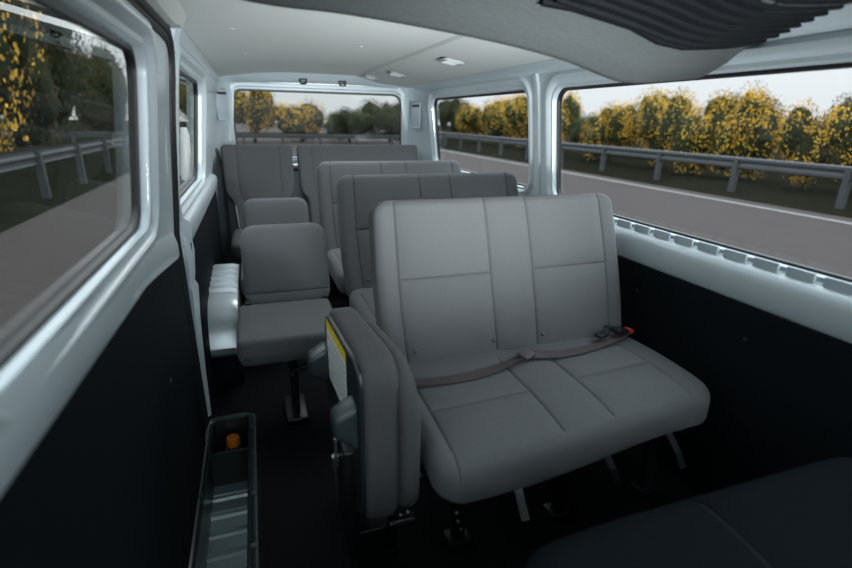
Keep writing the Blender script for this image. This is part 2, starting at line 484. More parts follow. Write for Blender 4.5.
# ceiling
def ceil_z(x, y):
    t = (x - .2) / .76
    z = 1.525 - .055 * abs(t) ** 3
    if x > .46: z -= .012 + .030 * min(1, (x - .46) / .14)
    if x > .80: z += .012 * (x - .80) / .1
    return z - .02 * max(0, (y - 2.2) / .5) ** 2
mb = MB()
xs = [-.575, -.57, -.55, -.5, -.4, -.3, -.2, -.1, 0, .1, .2, .3, .40, .455, .465, .48, .52, .56, .60, .64, .7, .76, .80, .84, .88, .90, .915, .92]
ys = [YF + (2.66 - YF) * i / 40 for i in range(41)]
vs = []
for y in ys:
    for i, x in enumerate(xs):
        z = ceil_z(x, y)
        if i == 0: z -= .008
        if i == 1: z -= .002
        if x > .875: z -= (x - .875) ** 2 * 9
        vs.append((x, y, z))
nx = len(xs)
mb.add(vs, [[j * nx + i, j * nx + i + 1, (j + 1) * nx + i + 1, (j + 1) * nx + i] for j in range(len(ys) - 1) for i in range(nx - 1)])
mb.add([(p[0], p[1], 1.60) for p in ((-.66, YF), (1.02, YF), (1.02, YR + .05), (-.66, YR + .05))], [[0, 1, 2, 3]])
# the roof shell closes onto the side walls
mb.add([(-.64, YF, 1.60), (-.64, YR + .03, 1.60), (-.565, YR + .03, 1.46), (-.565, YF, 1.46)], [[0, 1, 2, 3]])
mb.add([(1.0, YF, 1.60), (1.0, YR + .03, 1.60), (.93, YR + .03, 1.46), (.93, YF, 1.46)], [[0, 1, 2, 3]])
struct(mb.build('ceiling', M['headliner'], None, True, ang=30))
mb = MB(); mb.tube([(-.552, .43 + (2.64 - .43) * i / 20, ceil_z(-.552, .43 + (2.64 - .43) * i / 20) - .003) for i in range(21)], .0045, 8); struct(mb.build('trim_15', M['rubber']))
spots = [((-.40, .75), 'small round clip in the ceiling above the sliding door'), ((-.36, 1.55), 'small round clip in the ceiling above the rear left window'), ((.17, 1.2), 'small round clip in the middle of the ceiling'), ((.30, .45), 'small round clip in the ceiling near the overhead air unit')]
cc = None
for (x, y), lb in spots:
    if cc is None:
        mb = MB(); mb.tube([(0, 0, 0), (0, 0, -.004)], [.011, .009], 16); cc = mb.build('ceiling_clip', M['pale_plastic']); o = cc
    else: o = cc.copy(); C.objects.link(o)
    o.location = (x, y, ceil_z(x, y) + .001); tag(o, lb, 'clip', 'ceiling clips')

# air vents on the side duct of the ceiling
def make_vent():
    r = empty('air_vent', (0, 0, 0), '', 'vent', 'ceiling air vents')
    mb = MB(); sweep_rrect(mb, (-.036, .036, -.045, .045, .008), [(0, -.010), (0, .008), (.006, .010), (.016, .006), (.020, 0)], lambda u, v, w: (u, v, -w)); mb.build('frame', M['pale_plastic'], r)
    mb = MB(); mb.box((-.037, -.046, -.001), (.037, .046, .002)); mb.build('backing', M['black_plastic'], r)
    for k in range(3):
        mb = MB(); y = -.024 + k * .024; mb.box((-.034, y - .003, -.009), (.034, y + .003, -.001), .001); mb.build('slat', M['pale_plastic'], r)
    return r
vent = make_vent()
for i, ((x, y), lb) in enumerate([((.60, 1.10), 'square air vent in the ceiling nearest the overhead air unit'), ((.575, 2.02), 'square air vent in the ceiling, middle of the three'), ((.51, 2.50), 'square air vent in the ceiling nearest the rear window')]):
    o = vent if i == 0 else copy_tree(vent)
    dz = (ceil_z(x + .04, y) - ceil_z(x - .04, y)) / .08
    o.location = (x, y, ceil_z(x, y) - .003); o.rotation_euler = (0, -math.atan(dz), 0); o['label'] = lb

# overhead air unit
ac = empty('air_conditioner', (.35, -.10, 1.45), 'grained grey overhead air unit across the ceiling with a black louvre', 'air conditioner')
edge = smooth_path([(-.56, 1.475), (-.34, 1.432), (-.15, 1.424), (.05, 1.409), (.27, 1.386), (.46, 1.356), (.58, 1.325), (.67, 1.309), (.80, 1.315), (.93, 1.330)], 4)
mb = MB(); st = []
for (x, z) in edge:
    k = min(1, max(0, (x + .5) / .6))
    st.append([(x, .06, 1.53), (x, -.05, z + .035), (x, -.085, z + .008), (x, -.10, z), (x, -.125, z + .004), (x, -.20, z + .030 * k + .006), (x, -.30, z + (.06 + .03 * max(0, (x - .3))) * k + .01), (x, -.55, z + .125 * k + .01), (x, -1.0, min(1.53, z + .17)), (x, -1.2, 1.54), (x, -.6, 1.56)])
mb.extrude(None, st, True)
loc(mb.build('housing', M['duct'], None, True, ang=50), ac)
def ac_z(x, y):
    z = min(edge, key=lambda e: abs(e[0] - x))[1]
    return z + (.07 + .03 * max(0, x - .3)) + (-.30 - y) * .24
mb = MB()
def louv(x0, x1, y0, y1, lift, th, m, nm):
    mb = MB(); st = []
    for i in range(9):
        x = x0 + (x1 - x0) * i / 8
        sh = -.02 * (x - .3)
        st.append([(x, y0, ac_z(x, y0) - lift), (x, y1, ac_z(x, y1) - lift), (x, y1, ac_z(x, y1) - lift + th), (x, y0, ac_z(x, y0) - lift + th)])
    mb.extrude(None, st, True); return loc(mb.build(nm, m, None, True), ac)
louv(.27, .92, -.30, -.56, .006, .012, M['louvre_black'], 'grille_panel')
for k in range(8):
    y = -.310 - k * .032
    louv(.285, .915, y, y - .009, .016, .010, M['louvre_black'], 'slat')
louv(.262, .925, -.288, -.300, .014, .02, M['louvre_black'], 'grille_edge')

# rear wall with tailgate window
def rear3(u, v, w): return (u, YR - w, v)
RW = (-.485, .825, .90, 1.385, .075)
mb = MB()
hole = [(p[0], p[1]) for p in rrect(*grow(RW, .10))]
panel(mb, [(-.64, -.25), (1.0, -.25), (1.0, ZB), (.93, 1.46), (1.0, 1.61), (-.64, 1.61), (-.565, 1.46), (-.64, ZB)], [hole], rear3)
sweep_rrect(mb, RW, [(0, -.05), (0, -.02), (.006, -.010), (.018, -.010), (.024, .004), (.045, .008), (.052, .002)], rear3)
sweep_rrect(mb, RW, [(.060, -.02), (.062, .016), (.070, .024), (.086, .022), (.096, .008), (.100, 0)], rear3)
mb.build('wall_rear', M['paint'], None, True, ang=35)['kind'] = 'structure'
window('window_5', RW, rear3, M['privacy_rear'])
mb = MB(); sweep_rrect(mb, RW, [(.098, -.004), (.100, .014), (.105, .018), (.110, .014), (.112, -.004)], rear3)
struct(mb.build('door_2', M['rubber']))
# roof header over the tailgate
mb = MB(); st = []
for i in range(25):
    x = -.57 + 1.50 * i / 24
    zc = ceil_z(max(-.57, min(.9, x)), 2.66)
    a = .018 * (1 - ((x - .18) / .75) ** 2)
    st.append([(x, 2.66, zc + .004), (x, 2.645, zc - .004), (x, 2.655, zc - .014), (x, 2.69, 1.448 + a), (x, 2.71, 1.428 + a), (x, 2.735, 1.425 + a), (x, 2.75, 1.425 + a), (x, 2.75, zc + .004)])
mb.extrude(None, st, True); struct(mb.build('trim_11', M['paint']))
for i, (x, lb) in enumerate([(.035, 'black hook on the rear roof header, left of the pair'), (.33, 'black hook on the rear roof header, right of the pair')]):
    if i == 0:
        hk = empty('coat_hook', (x, 2.69, 1.46), lb, 'hook', 'rear header hooks')
        mb = MB(); mb.box((-.030, -.012, -.010), (.030, .03, .012), .005); mb.build('base', M['black_plastic'], hk)
        mb = MB(); mb.tube([(-.022, -.008, -.006), (-.020, -.016, -.022), (0, -.018, -.026), (.020, -.016, -.022), (.022, -.008, -.006)], .006, 8); mb.build('loop', M['black_plastic'], hk)
    else:
        o = copy_tree(hk); o.location = (x, 2.69, 1.455); o['label'] = lb
# rear corner pillars
for s_, nm in ((-1, 'trim_12'), (1, 'trim_13')):
    mb = MB(); st = []
    for i in range(9):
        z = .02 + (1.46 - .02) * i / 8
        x0 = (-.64 + (.08 * (z - ZB) / .65 if z > ZB else 0)) if s_ < 0 else (1.0 - (.075 * (z - ZB) / .65 if z > ZB else 0))
        ring = []
        for k in range(9):
            a = math.radians(90 * k / 8); rr = (.12 if s_ > 0 else .11) * (1 if s_ > 0 else max(.3, min(1, (z - .55) / .4)))
            ring.append((x0 - s_ * (rr - rr * math.cos(a)) , 2.75 - (rr * 1.9 - rr * 1.9 * math.sin(a)) , z))
        ring.append((x0, 2.76, z))
        st.append(ring)
    mb.extrude(None, st, True); struct(mb.build(nm, M['paint']))
# recessed covers in the corner pillars
mb = MB()
def plate(c, wid, hei, yaw, label):
    r = empty('pillar_cover', c, label, 'cover', 'rear pillar covers'); r.rotation_euler = (0, 0, yaw)
    mb = MB(); mb.box((-wid / 2, -.006, -hei / 2), (wid / 2, .012, hei / 2), .004); mb.build('plate', M['paint_flat'], r)
    mb = MB(); mb.box((-wid / 2 + .008, -.010, hei / 2 - .035), (wid / 2 - .008, -.004, hei / 2 - .018), .002); mb.build('slot', M['grey_plastic'], r)
    mb = MB(); mb.box((-wid / 2 + .006, -.011, -hei / 2 + .004), (wid / 2 - .006, -.004, -hei / 2 + .014), .002); mb.build('lip', M['paint'], r)
plate((-.545, 2.615, 1.27), .085, .21, math.radians(33), 'narrow silver cover on the rear left corner pillar')
plate((.896, 2.590, 1.225), .09, .20, math.radians(-55), 'narrow silver cover on the rear right corner pillar')
# dark plastic quarter trim behind the wheel arch
mb = MB(); st = []
for (z, y0, y1, xi) in ((.02, 2.04, 2.70, .05), (.40, 2.05, 2.70, .054), (.60, 2.07, 2.70, .054), (.80, 2.12, 2.70, .052), (.95, 2.3, 2.68, .040), (1.0, 2.45, 2.66, .015)):
    x0 = -.64
    st.append([(x0, y0, z), (x0 + xi * .6, y0 + .02, z), (x0 + xi, y0 + .12, z), (x0 + xi, y1, z), (x0, y1, z)])
mb.extrude(None, st, True); struct(mb.build('trim_14', M['dark_plastic']))

# wheel arch
wa = empty('wheel_arch', (-.5, 1.3, 0.02), 'silver ribbed wheel arch box on the floor by the left wall', 'wheel arch')
prof = [(.84, .165), (.80, .172), (.772, .195), (.765, .225), (.785, .285), (.82, .345), (.85, .375), (.885, .395), (.93, .404)]
yy = 1.0
while yy < 1.30:
    q = .41 + .06 * (yy - 1.0)
    prof += [(yy, q), (yy + .006, q + .018), (yy + .034, q + .020), (yy + .044, q)]; yy += .075
prof += [(1.42, .43), (1.42, .165)]
mb = MB(); mb.extrude(None, [[(x, a, b - dz) for a, b in prof] for x, dz in ((-.63, 0), (-.52, 0), (-.492, .01))], False)
mb.add([(-.492, a, b - .01) for a, b in prof], [list(range(len(prof)))])
mb.add([(-.63, a, b) for a, b in prof], [list(range(len(prof)))])
loc(mb.build('arch_shell', M['arch_metal'], None, True, ang=28), wa)
mb = MB(); mb.box((-.63, .84, 0), (-.497, 1.41, .168), .01); loc(mb.build('arch_base', M['black_panel'], None), wa)

# white assist grip beside the rear left window
gr = empty('assist_grip', (-.59, .54, 1.07), 'white vertical grab handle beside the rear left window', 'handle')
mb = MB(); mb.tube([left3(.545, .985, .018), left3(.54, 1.00, .022), left3(.54, 1.08, .024), left3(.54, 1.13, .022), left3(.545, 1.155, .018)], [.010, .015, .016, .015, .010], 12)
loc(mb.build('grip', M['white_plastic']), gr)
for z in (.995, 1.145):
    mb = MB(); mb.tube([left3(.555, z, -.005), left3(.545, z, .018)], .010, 8); loc(mb.build('mount', M['black_plastic']), gr)

# cab shell in front (windscreen and doors, behind the camera)
mb = MB()
mb.add([(-.66, YF, -.25), (1.02, YF, -.25), (1.02, YF, .80), (-.66, YF, .80)], [[0, 1, 2, 3]])
struct(mb.build('wall_front', M['paint_flat'], None, False))
mb = MB(); mb.add([(-.64, YF, .80), (1.0, YF, .80), (.93, YF, 1.47), (-.56, YF, 1.47)], [[0, 1, 2, 3]])
struct(mb.build('window_6', M['clear'], None, False))

# ------------------------------------------------------------------ seats
TH = math.atan(.179 / .525)
UP = Vector((0, math.sin(TH), math.cos(TH))); NF = Vector((0, -math.cos(TH), math.sin(TH)))
def back_post(x0, y0, z0, th=TH, v0=0.0, widen=None, t=.11, curve=0.0):
    up = Vector((0, math.sin(th), math.cos(th))); nf = Vector((0, -math.cos(th), math.sin(th)))
    def f(u, v, d):
        if widen: u = widen(u, v)
        p = Vector((x0 + u, y0, z0)) + up * (v + v0) + nf * (d - t / 2 + curve * math.sin(max(0, v) * 5.2))
        return tuple(p)
    return f
def bench(name='bench_seat'):
    r = empty(name, (0, 0, 0), '', 'seat')
    W = .935
    H = .60
    # backrest: v=0 hides behind the cushion
    vs_ = .335 + .0
    sv = [(.070, .04, H - .01), (.392, .04, H - .008), (.552, .04, H - .008), (.864, .04, H - .01)]
    sh = [(.335, .070, .392), (.335, .552, .864)]
    def wid(u, v):   # slight waist towards the bottom on the left, crown at the shoulders
        k = (u / W - .5) * 2
        return u + k * .008 * math.sin(min(1, v / H) * PI) - .006 * k * max(0, 1 - v / .2)
    m_ = pad(W, H, .11, R=.05, r=.030, sv=sv, sh=sh, bulge=.014, step=.022, post=back_post(-.014, -.010, .385, v0=0, widen=wid, t=.11), puff=.007, depth=.005)
    m_.build('backrest', [M['fabric'], M['seam']], r, ang=60)
    # cushion
    def cp(u, v, d):
        # u across, v forward, d up
        y = .045 - v * (1.02 - .15 * (u / .955) ** 1.3)
        fr = max(0, (v - .40) / .13)
        low = (.022 - .012 * math.sin(u / .955 * 2 * PI)) * (d < 0) * min(1, v / .4)
        return (u * .985 - .018, y, .374 + d + low - .010 * fr ** 2 + .010 * math.sin(min(1, v / .5) * PI))
    m_ = pad(.955, .535, .135, R=.075, r=.038, sv=[(.050, .12, .535), (.370, .12, .50), (.545, .12, .50), (.850, .12, .50)], sh=[(.318, .050, .370), (.300, .545, .850)],
             bulge=.004, step=.022, post=cp, puff=.006, depth=.005, rb=.02)
    m_.build('seat_cushion', [M['fabric'], M['seam']], r, ang=60)
    # snaps at the foot of the backrest
    for x, q in ((.082, .006), (.366, .0095), (.558, .0095), (.832, .006)):
        p = Vector((x, -.010, .385)) + UP * .098 + NF * q
        mb = MB(); mb.sphere(p, .0075, (1, .7, 1), 3)
        mb.build('snap', M['dark_steel'], r)
    # underframe
    mb = MB()
    for y in (-.02, -.34): mb.tube([(.03, y, .285), (.87, y, .285)], .014, 10)
    for x in (.05, .47, .84): mb.tube([(x, -.38, .285), (x, .06, .285)], .012, 8)
    mb.build('frame', M['black_plastic'], r)
    for i, (x, dx) in enumerate(((.12, 0), (.47, 0), (.82, 0))):
        for y in (-.30, .0):
            mb = MB(); mb.box((x - .02, y - .012, .0), (x + .02, y + .012, .285), .004); mb.box((x - .035, y - .03, .0), (x + .035, y + .03, .012), .003)
            mb.build('leg', M['black_plastic'], r)
    # slim metal straps that hang in front of the frame
    for i, (x, m2) in enumerate(((.215, M['white_metal']), (.53, M['dark_steel']), (.78, M['dark_steel']))):
        mb = MB(); z0 = .12 if i == 0 else .16
        st = [[(x + k, -.40 + e, z1), (x + .024 + k, -.40 + e, z1), (x + .024 + k, -.392 + e, z1), (x + k, -.392 + e, z1)] for k, e, z1 in ((0, .06, .315), (.03, .0, .22), (.055, -.01, z0))]
        mb.extrude(None, st, True)
        o = mb.build('strap', m2, r, False)
        if i == 0: o['label'] = 'white strap'
    return r
def ribbon(mb, pts, wid, th, side_dir=None, mi=0):
    P = [Vector(p[:3]) for p in pts]; st = []
    for i, p in enumerate(P):
        d = (P[min(i + 1, len(P) - 1)] - P[max(i - 1, 0)]).normalized()
        tw = pts[i][3] if len(pts[i]) > 3 else 0
        n_ = Vector((0, 0, 1)); s_ = d.cross(n_).normalized(); n2 = s_.cross(d).normalized()
        s2 = s_ * math.cos(tw) + n2 * math.sin(tw); n3 = n2 * math.cos(tw) - s_ * math.sin(tw)
        st.append([p + s2 * wid / 2 + n3 * th, p + s2 * wid * .47 + n3 * 0, p - s2 * wid * .47, p - s2 * wid / 2 + n3 * th, p + n3 * th * 1.3])
    mb.extrude(None, st, True, mi); return mb

B1 = bench()
rows = [B1]
for k in (1, 2):
    o = copy_tree(B1); o.location = (.012, .766 * k, 0); rows.append(o)
rows[0]['label'] = 'large grey bench seat nearest the front with a lap belt lying on it'
rows[1]['label'] = 'second grey bench seat, directly behind the nearest large bench'
rows[2]['label'] = 'third grey bench seat, just in front of the rear row'
for o in rows: o['group'] = 'bench seats along the right wall'

# lap belt on the first bench (bolted to it)
bp_ = smooth_path([(.015, -.125, .4525, .1), (.09, -.150, .4575, .05), (.20, -.155, .459, 0), (.30, -.135, .460, .12), (.385, -.105, .463, .35), (.43, -.093, .466, .2), (.47, -.095, .465, -.1), (.56, -.108, .4605, 0), (.68, -.095, .459, .1), (.80, -.065, .462, .15), (.88, -.040, .470, .2)], 5)
mb = MB(); ribbon(mb, bp_, .046, .0018); belt1 = mb.build('seat_belt', M['webbing'], B1)
mb = MB(); mb.box((-.028, -.022, -.004), (.028, .022, .006), .004, xf=Matrix.Translation((.428, -.098, .474)) @ Matrix.Rotation(.5, 4, 'Z') @ Matrix.Rotation(.25, 4, 'X'))
mb.build('latch_plate', M['webbing'], belt1)
mb = MB(); mb.box((-.035, -.020, -.010), (.035, .020, .012), .006, xf=Matrix.Translation((.845, -.045, .482)) @ Matrix.Rotation(.25, 4, 'Z') @ Matrix.Rotation(.3, 4, 'Y'))
mb.box((-.03, -.016, -.006), (.02, .016, .008), .005, xf=Matrix.Translation((.77, -.045, .476)) @ Matrix.Rotation(.3, 4, 'Z'))
mb.build('buckle', M['black_plastic'], belt1)
mb = MB(); mb.box((-.012, -.015, -.008), (.012, .015, .009), .004, xf=Matrix.Translation((.888, -.040, .476)) @ Matrix.Rotation(.2, 4, 'Z') @ Matrix.Rotation(.3, 4, 'Y'))
mb.build('release_button', M['red'], belt1)

# rear row: high backs that narrow below the shoulders
def rear_seat(name, x0, W, taper_r, label, seams):
    r = empty(name, (x0, 0, 0), label, 'seat')
    H = .635
    def wid(u, v):
        k = 1 / (1 + math.exp((v - .255) / .014)) * .048 + .010 * max(0, 1 - v / .6)
        s_ = 1 - u / (W / 2) if u < W / 2 else 0; e_ = (u - W / 2) / (W / 2) if u > W / 2 else 0
        return u + k * s_ - k * e_ * taper_r
    m_ = pad(W, H, .10, R=.030, r=.022, sv=seams, sh=[], bulge=.006, step=.02, post=back_post(0, 2.335, .400, th=math.radians(17), widen=wid, t=.10), puff=.004, depth=.003)
    m_.build('backrest', [M['fabric'], M['seam']], r, ang=60)
    def cp(u, v, d): return (u, 2.36 - v, .375 + d)
    m_ = pad(W - .08, .50, .12, R=.06, r=.035, bulge=.006, step=.03, post=lambda u, v, d: (.05 + u - (0 if W > .6 else .02), 2.36 - v, .370 + d))
    m_.build('seat_cushion', [M['fabric'], M['seam']], r, ang=60)
    for y in (1.98, 2.28):
        mb = MB(); mb.tube([(.08, y, .30), (W - .08, y, .30)], .013, 8); mb.build('frame_tube', M['black_plastic'], r)
    for x in (.10, W - .10):
        for y in (1.98, 2.28):
            mb = MB(); mb.box((x - .018, y - .012, 0), (x + .018, y + .012, .30), .004); mb.build('leg', M['black_plastic'], r)
    return r
rl = rear_seat('rear_single_seat', -.585, .495, 1, 'single grey rear seat with a high backrest at the far left', [(.10, .02, .62), (.40, .02, .62)])
rr_ = rear_seat('rear_bench_seat', -.055, .945, .3, 'wide grey rear bench with a high backrest under the tailgate window', [(.10, .02, .62)])
mb = MB(); mb.tube([(-.500, 2.25, .43), (-.505, 2.27, .50), (-.515, 2.30, .60)], .004, 6); mb.tube([(-.500, 2.25, .42), (-.44, 2.24, .425)], .004, 6)
sw_ = mb.build('recliner_rod', M['steel'], None); loc(sw_, rl)

# aisle jump seats
def jump_seat():
    r = empty('jump_seat', (0, 0, 0), '', 'seat', 'open aisle jump seats')
    th = math.radians(20)
    m_ = pad(.368, .365, .085, R=.062, r=.028, sv=[], sh=[(.062, .0, .368)], bulge=.016, step=.02, post=back_post(-.452, .730, .412, th=th, t=.085), puff=.003, depth=.004)
    m_.build('backrest', [M['fabric'], M['seam']], r, ang=60)
    m_ = pad(.385, .410, .085, R=.030, r=.018, sv=[], sh=[], bulge=.006, step=.025, post=lambda u, v, d: (-.482 + u, .765 - v, .385 + d), puff=0)
    m_.build('seat_cushion', [M['fabric'], M['seam']], r, ang=60)
    m_ = pad(.375, .400, .05, R=.035, r=.018, sv=[], sh=[], bulge=.0, step=.04, post=lambda u, v, d: (-.477 + u, .750 - v, .352 - d), puff=0)
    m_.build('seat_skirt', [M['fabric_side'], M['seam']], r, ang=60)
    mb = MB(); mb.box((-.30, .47, .02), (-.27, .60, .315), .006); mb.box((-.33, .44, .0), (-.24, .64, .022), .006)
    mb.build('pedestal', M['black_plastic'], r)
    mb = MB(); mb.tube([(-.30, .44, .24), (-.14, .42, .30)], .011, 8); mb.tube([(-.285, .45, .20), (-.285, .44, .27)], .016, 10); mb.sphere((-.295, .425, .235), .010)
    mb.build('hinge_bar', M['black_plastic'], r)
    for x in (-.440, -.115):
        mb = MB(); mb.tube([(x - .012, .745, .435), (x + .012, .745, .435)], .012, 12); mb.build('pivot', M['black_plastic'], r)
    return r
J = jump_seat()
J['label'] = 'open aisle jump seat beside the second bench, nearest of the two'
J2 = copy_tree(J); J2.location = (0, .766, 0); J2['label'] = 'open aisle jump seat farther back beside the third bench, only its backrest top visible'

# folded jump seat beside the first bench
F = empty('folded_jump_seat', (-.12, -.16, 0), 'folded up jump seat with yellow headed sticker, at the left end of the nearest bench', 'seat')
ya, yb = -.385, .045
def fseat(u, v, d):   # u along y from front to back, v up, d towards the aisle (-x)
    k = u / (yb - ya)
    y = ya + u
    xc = -.122 - .034 * k
    hw = 1 - .15 * k
    return (xc - d * hw, y, .185 + v)
H_ = .490
m_ = pad(yb - ya, H_, .090, R=.085, r=.016, bulge=0, step=.03, post=lambda u, v, d: fseat(u, v, d), puff=0, rb=.03, sidemat=0)
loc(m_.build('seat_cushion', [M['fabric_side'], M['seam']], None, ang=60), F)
def fback(u, v, d): return (-.058 - d - .050 * (u / .42), -.415 + u, .225 + v - .03 * max(0, 1 - u / .2) ** 2)
m_ = pad(.42, .430, .048, R=.12, r=.023, bulge=0, step=.03, post=fback, puff=0)
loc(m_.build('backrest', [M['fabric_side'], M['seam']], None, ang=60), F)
def on_shell(u, v, d):
    k = u / (yb - ya); return fseat(u, v, 0)[0] - .045 * (1 - .15 * k) - d, ya + u, .185 + v
mb = pad(yb - ya - .035, H_ - .04, .016, R=.05, r=.006, bulge=0, step=.05, post=lambda u, v, d: on_shell(u + .014, v + .02, .004 + d), puff=0)
loc(mb.build('seat_shell', [M['dark_plastic'], M['seam']], None, ang=60), F)
# label with yellow heading
def onp(y, z, d): u = y - ya; p = on_shell(u, z - .185, d); return p
mb = MB(); L0 = .0135
a = [(-.255, .645), (-.015, .645), (-.015, .615), (-.255, .615)]
mb.add([onp(y, z, L0) for y, z in a], [[0, 1, 2, 3]], 1)
a = [(-.255, .615), (-.015, .615), (-.015, .455), (-.255, .455)]
mb.add([onp(y, z, L0) for y, z in a], [[0, 1, 2, 3]], 0)
for k in range(7):
    z = .598 - k * .019
    mb.add([onp(y, zz, L0 + .0006) for y, zz in ((-.24, z), (-.03 - .03 * (k % 2), z), (-.03 - .03 * (k % 2), z - .005), (-.24, z - .005))], [[0, 1, 2, 3]], 2)
o = loc(mb.build('sticker', [M['label_white'], M['label_yellow'], M['ink']], None, False), F); o['label'] = 'white sticker with yellow heading'
for (yc, zc) in ((-.330, .500), (.01, .495)):
    mb = MB(); xs_ = onp(yc, zc, 0)[0]
    # capped bracket: sloping bright top, deep body
    y0, y1 = yc - .038, yc + .038; z0, z1 = zc - .070, zc + .055
    bm = bmesh.new(); bmesh.ops.create_cube(bm, size=1)
    for v in bm.verts:
        x = xs_ - .010 - (v.co.x < 0) * .060
        z = z0 + (z1 - z0) * (v.co.z + .5)
        if v.co.x < 0 and v.co.z > 0: z -= .035
        if v.co.x < 0 and v.co.z < 0: z += .045
        v.co = Vector((x, y0 + (y1 - y0) * (v.co.y + .5), z))
    bmesh.ops.bevel(bm, geom=bm.edges[:], offset=.012, segments=3, profile=.5, affect='EDGES')
    mb.bm(bm); loc(mb.build('bracket', M['grey_plastic']), F)
mb = MB(); mb.tube([(-.225, -.27, .41), (-.222, -.22, .26), (-.215, -.18, .13)], .0045, 8); mb.tube([(-.224, -.235, .33), (-.222, -.225, .29)], .009, 8)
loc(mb.build('gas_strut', M['steel'], None), F)
mb = MB(); mb.box((-.21, -.30, .08), (-.175, -.12, .38), .006); mb.box((-.20, -.28, 0), (-.06, -.02, .09), .006); mb.tube([(-.10, -.33, .15), (-.03, -.33, .15)], .018, 10)
loc(mb.build('hinge_base', M['black_plastic'], None), F)
mb = MB()
loc(mb.build('hinge_stop', M['black_plastic'], None), F) if mb.v else None
for (x, y, z) in ((-.075, -.36, .20), (-.055, -.36, .205), (.07, -.40, .20), (.075, -.40, .17), (.085, -.40, .14)):
    mb = MB(); mb.sphere((x, y, z), .005, sub=2); loc(mb.build('bolt', M['steel'], None), F)

# dark front seats in the foreground
fs_ = empty('front_seat', (.3, -1.1, .0), 'dark charcoal front seat in the lower right foreground', 'seat')
m_ = pad(.80, .50, .16, R=.08, r=.05, sv=[(.36, .02, .48)], bulge=.01, step=.03, post=lambda u, v, d: (-.045 + u, -.835 - v, .505 + d - .12 * (v / .5) ** 2 - .02 * max(0, 1 - u / .25) ** 2), puff=.004, depth=.004)
loc(m_.build('backrest', [M['fabric_dark'], M['seam']], None, ang=60), fs_)
mb = MB(); mb.box((.0, -1.35, 0), (.74, -.92, .36), .03); loc(mb.build('seat_base', M['black_plastic'], None), fs_)
fs2 = empty('console_seat', (-.25, -1.1, .0), 'corner of a charcoal middle seat at the bottom edge of the picture', 'seat')
m_ = pad(.26, .30, .14, R=.05, r=.04, bulge=.01, step=.03, post=lambda u, v, d: (-.335 + u, -.855 - v, .50 + d - .12 * (v / .3) ** 2), puff=0)
loc(m_.build('backrest', [M['fabric_dark'], M['seam']], None, ang=60), fs2)
mb = MB(); mb.box((-.32, -1.12, 0), (-.09, -.90, .42), .03); loc(mb.build('seat_base', M['black_plastic'], None), fs2)

# ------------------------------------------------------------------ outside
GZ = -.60
def quad(name, x0, x1, y0, y1, z, m):
    mb = MB(); mb.add([(x0, y0, z), (x1, y0, z), (x1, y1, z), (x0, y1, z)], [[0, 1, 2, 3]])
    o = mb.build(name, m, None, False); o['kind'] = 'structure'; return o
quad('ground', -120, 140, -60, 160, GZ - .02, M['verge'])
quad('road', -4.2, 11.3, -60, 160, GZ, M['asphalt'])
quad('road_marking', 10.55, 10.75, -60, 160, GZ + .006, M['line'])
def guardrail(label, p0, p1, zt, n):
    r = empty('guardrail', ((p0[0] + p1[0]) / 2, (p0[1] + p1[1]) / 2, GZ), label, 'guardrail')
    a, b = Vector((*p0, 0)), Vector((*p1, 0)); d = (b - a).normalized(); s_ = Vector((-d.y, d.x, 0))
    prof = [(0, 0), (.04, .03), (.04, .10), (0, .14), (0, .18), (.04, .22), (.04, .29), (0, .32)]
    mb = MB(); st = []
    for q in (a, b):
        st.append([q + s_ * o + Vector((0, 0, zt - .32 + h)) for o, h in prof] + [q + s_ * (o - .012) + Vector((0, 0, zt - .32 + h)) for o, h in prof[::-1]])
    mb.extrude(None, st, True); loc(mb.build('rail', M['rail'], None), r)
    for i in range(n):
        q = a + (b - a) * (i + .5) / n
        mb = MB(); mb.box((q.x - .07, q.y - .07, GZ - .02), (q.x + .07, q.y + .07, zt - .05)); loc(mb.build('post', M['rail'], None, False), r)
    return r
guardrail('metal guardrail along the far side of the road, seen through the right windows', (12.6, 2), (12.6, 60), .35, 20)
guardrail('metal guardrail across the road behind, seen through the tailgate window', (-20, 33), (11.5, 30), .25, 14)
guardrail('metal guardrail on the near verge, seen through the rear left window', (-4.8, -3), (-4.8, 29), .45, 12)

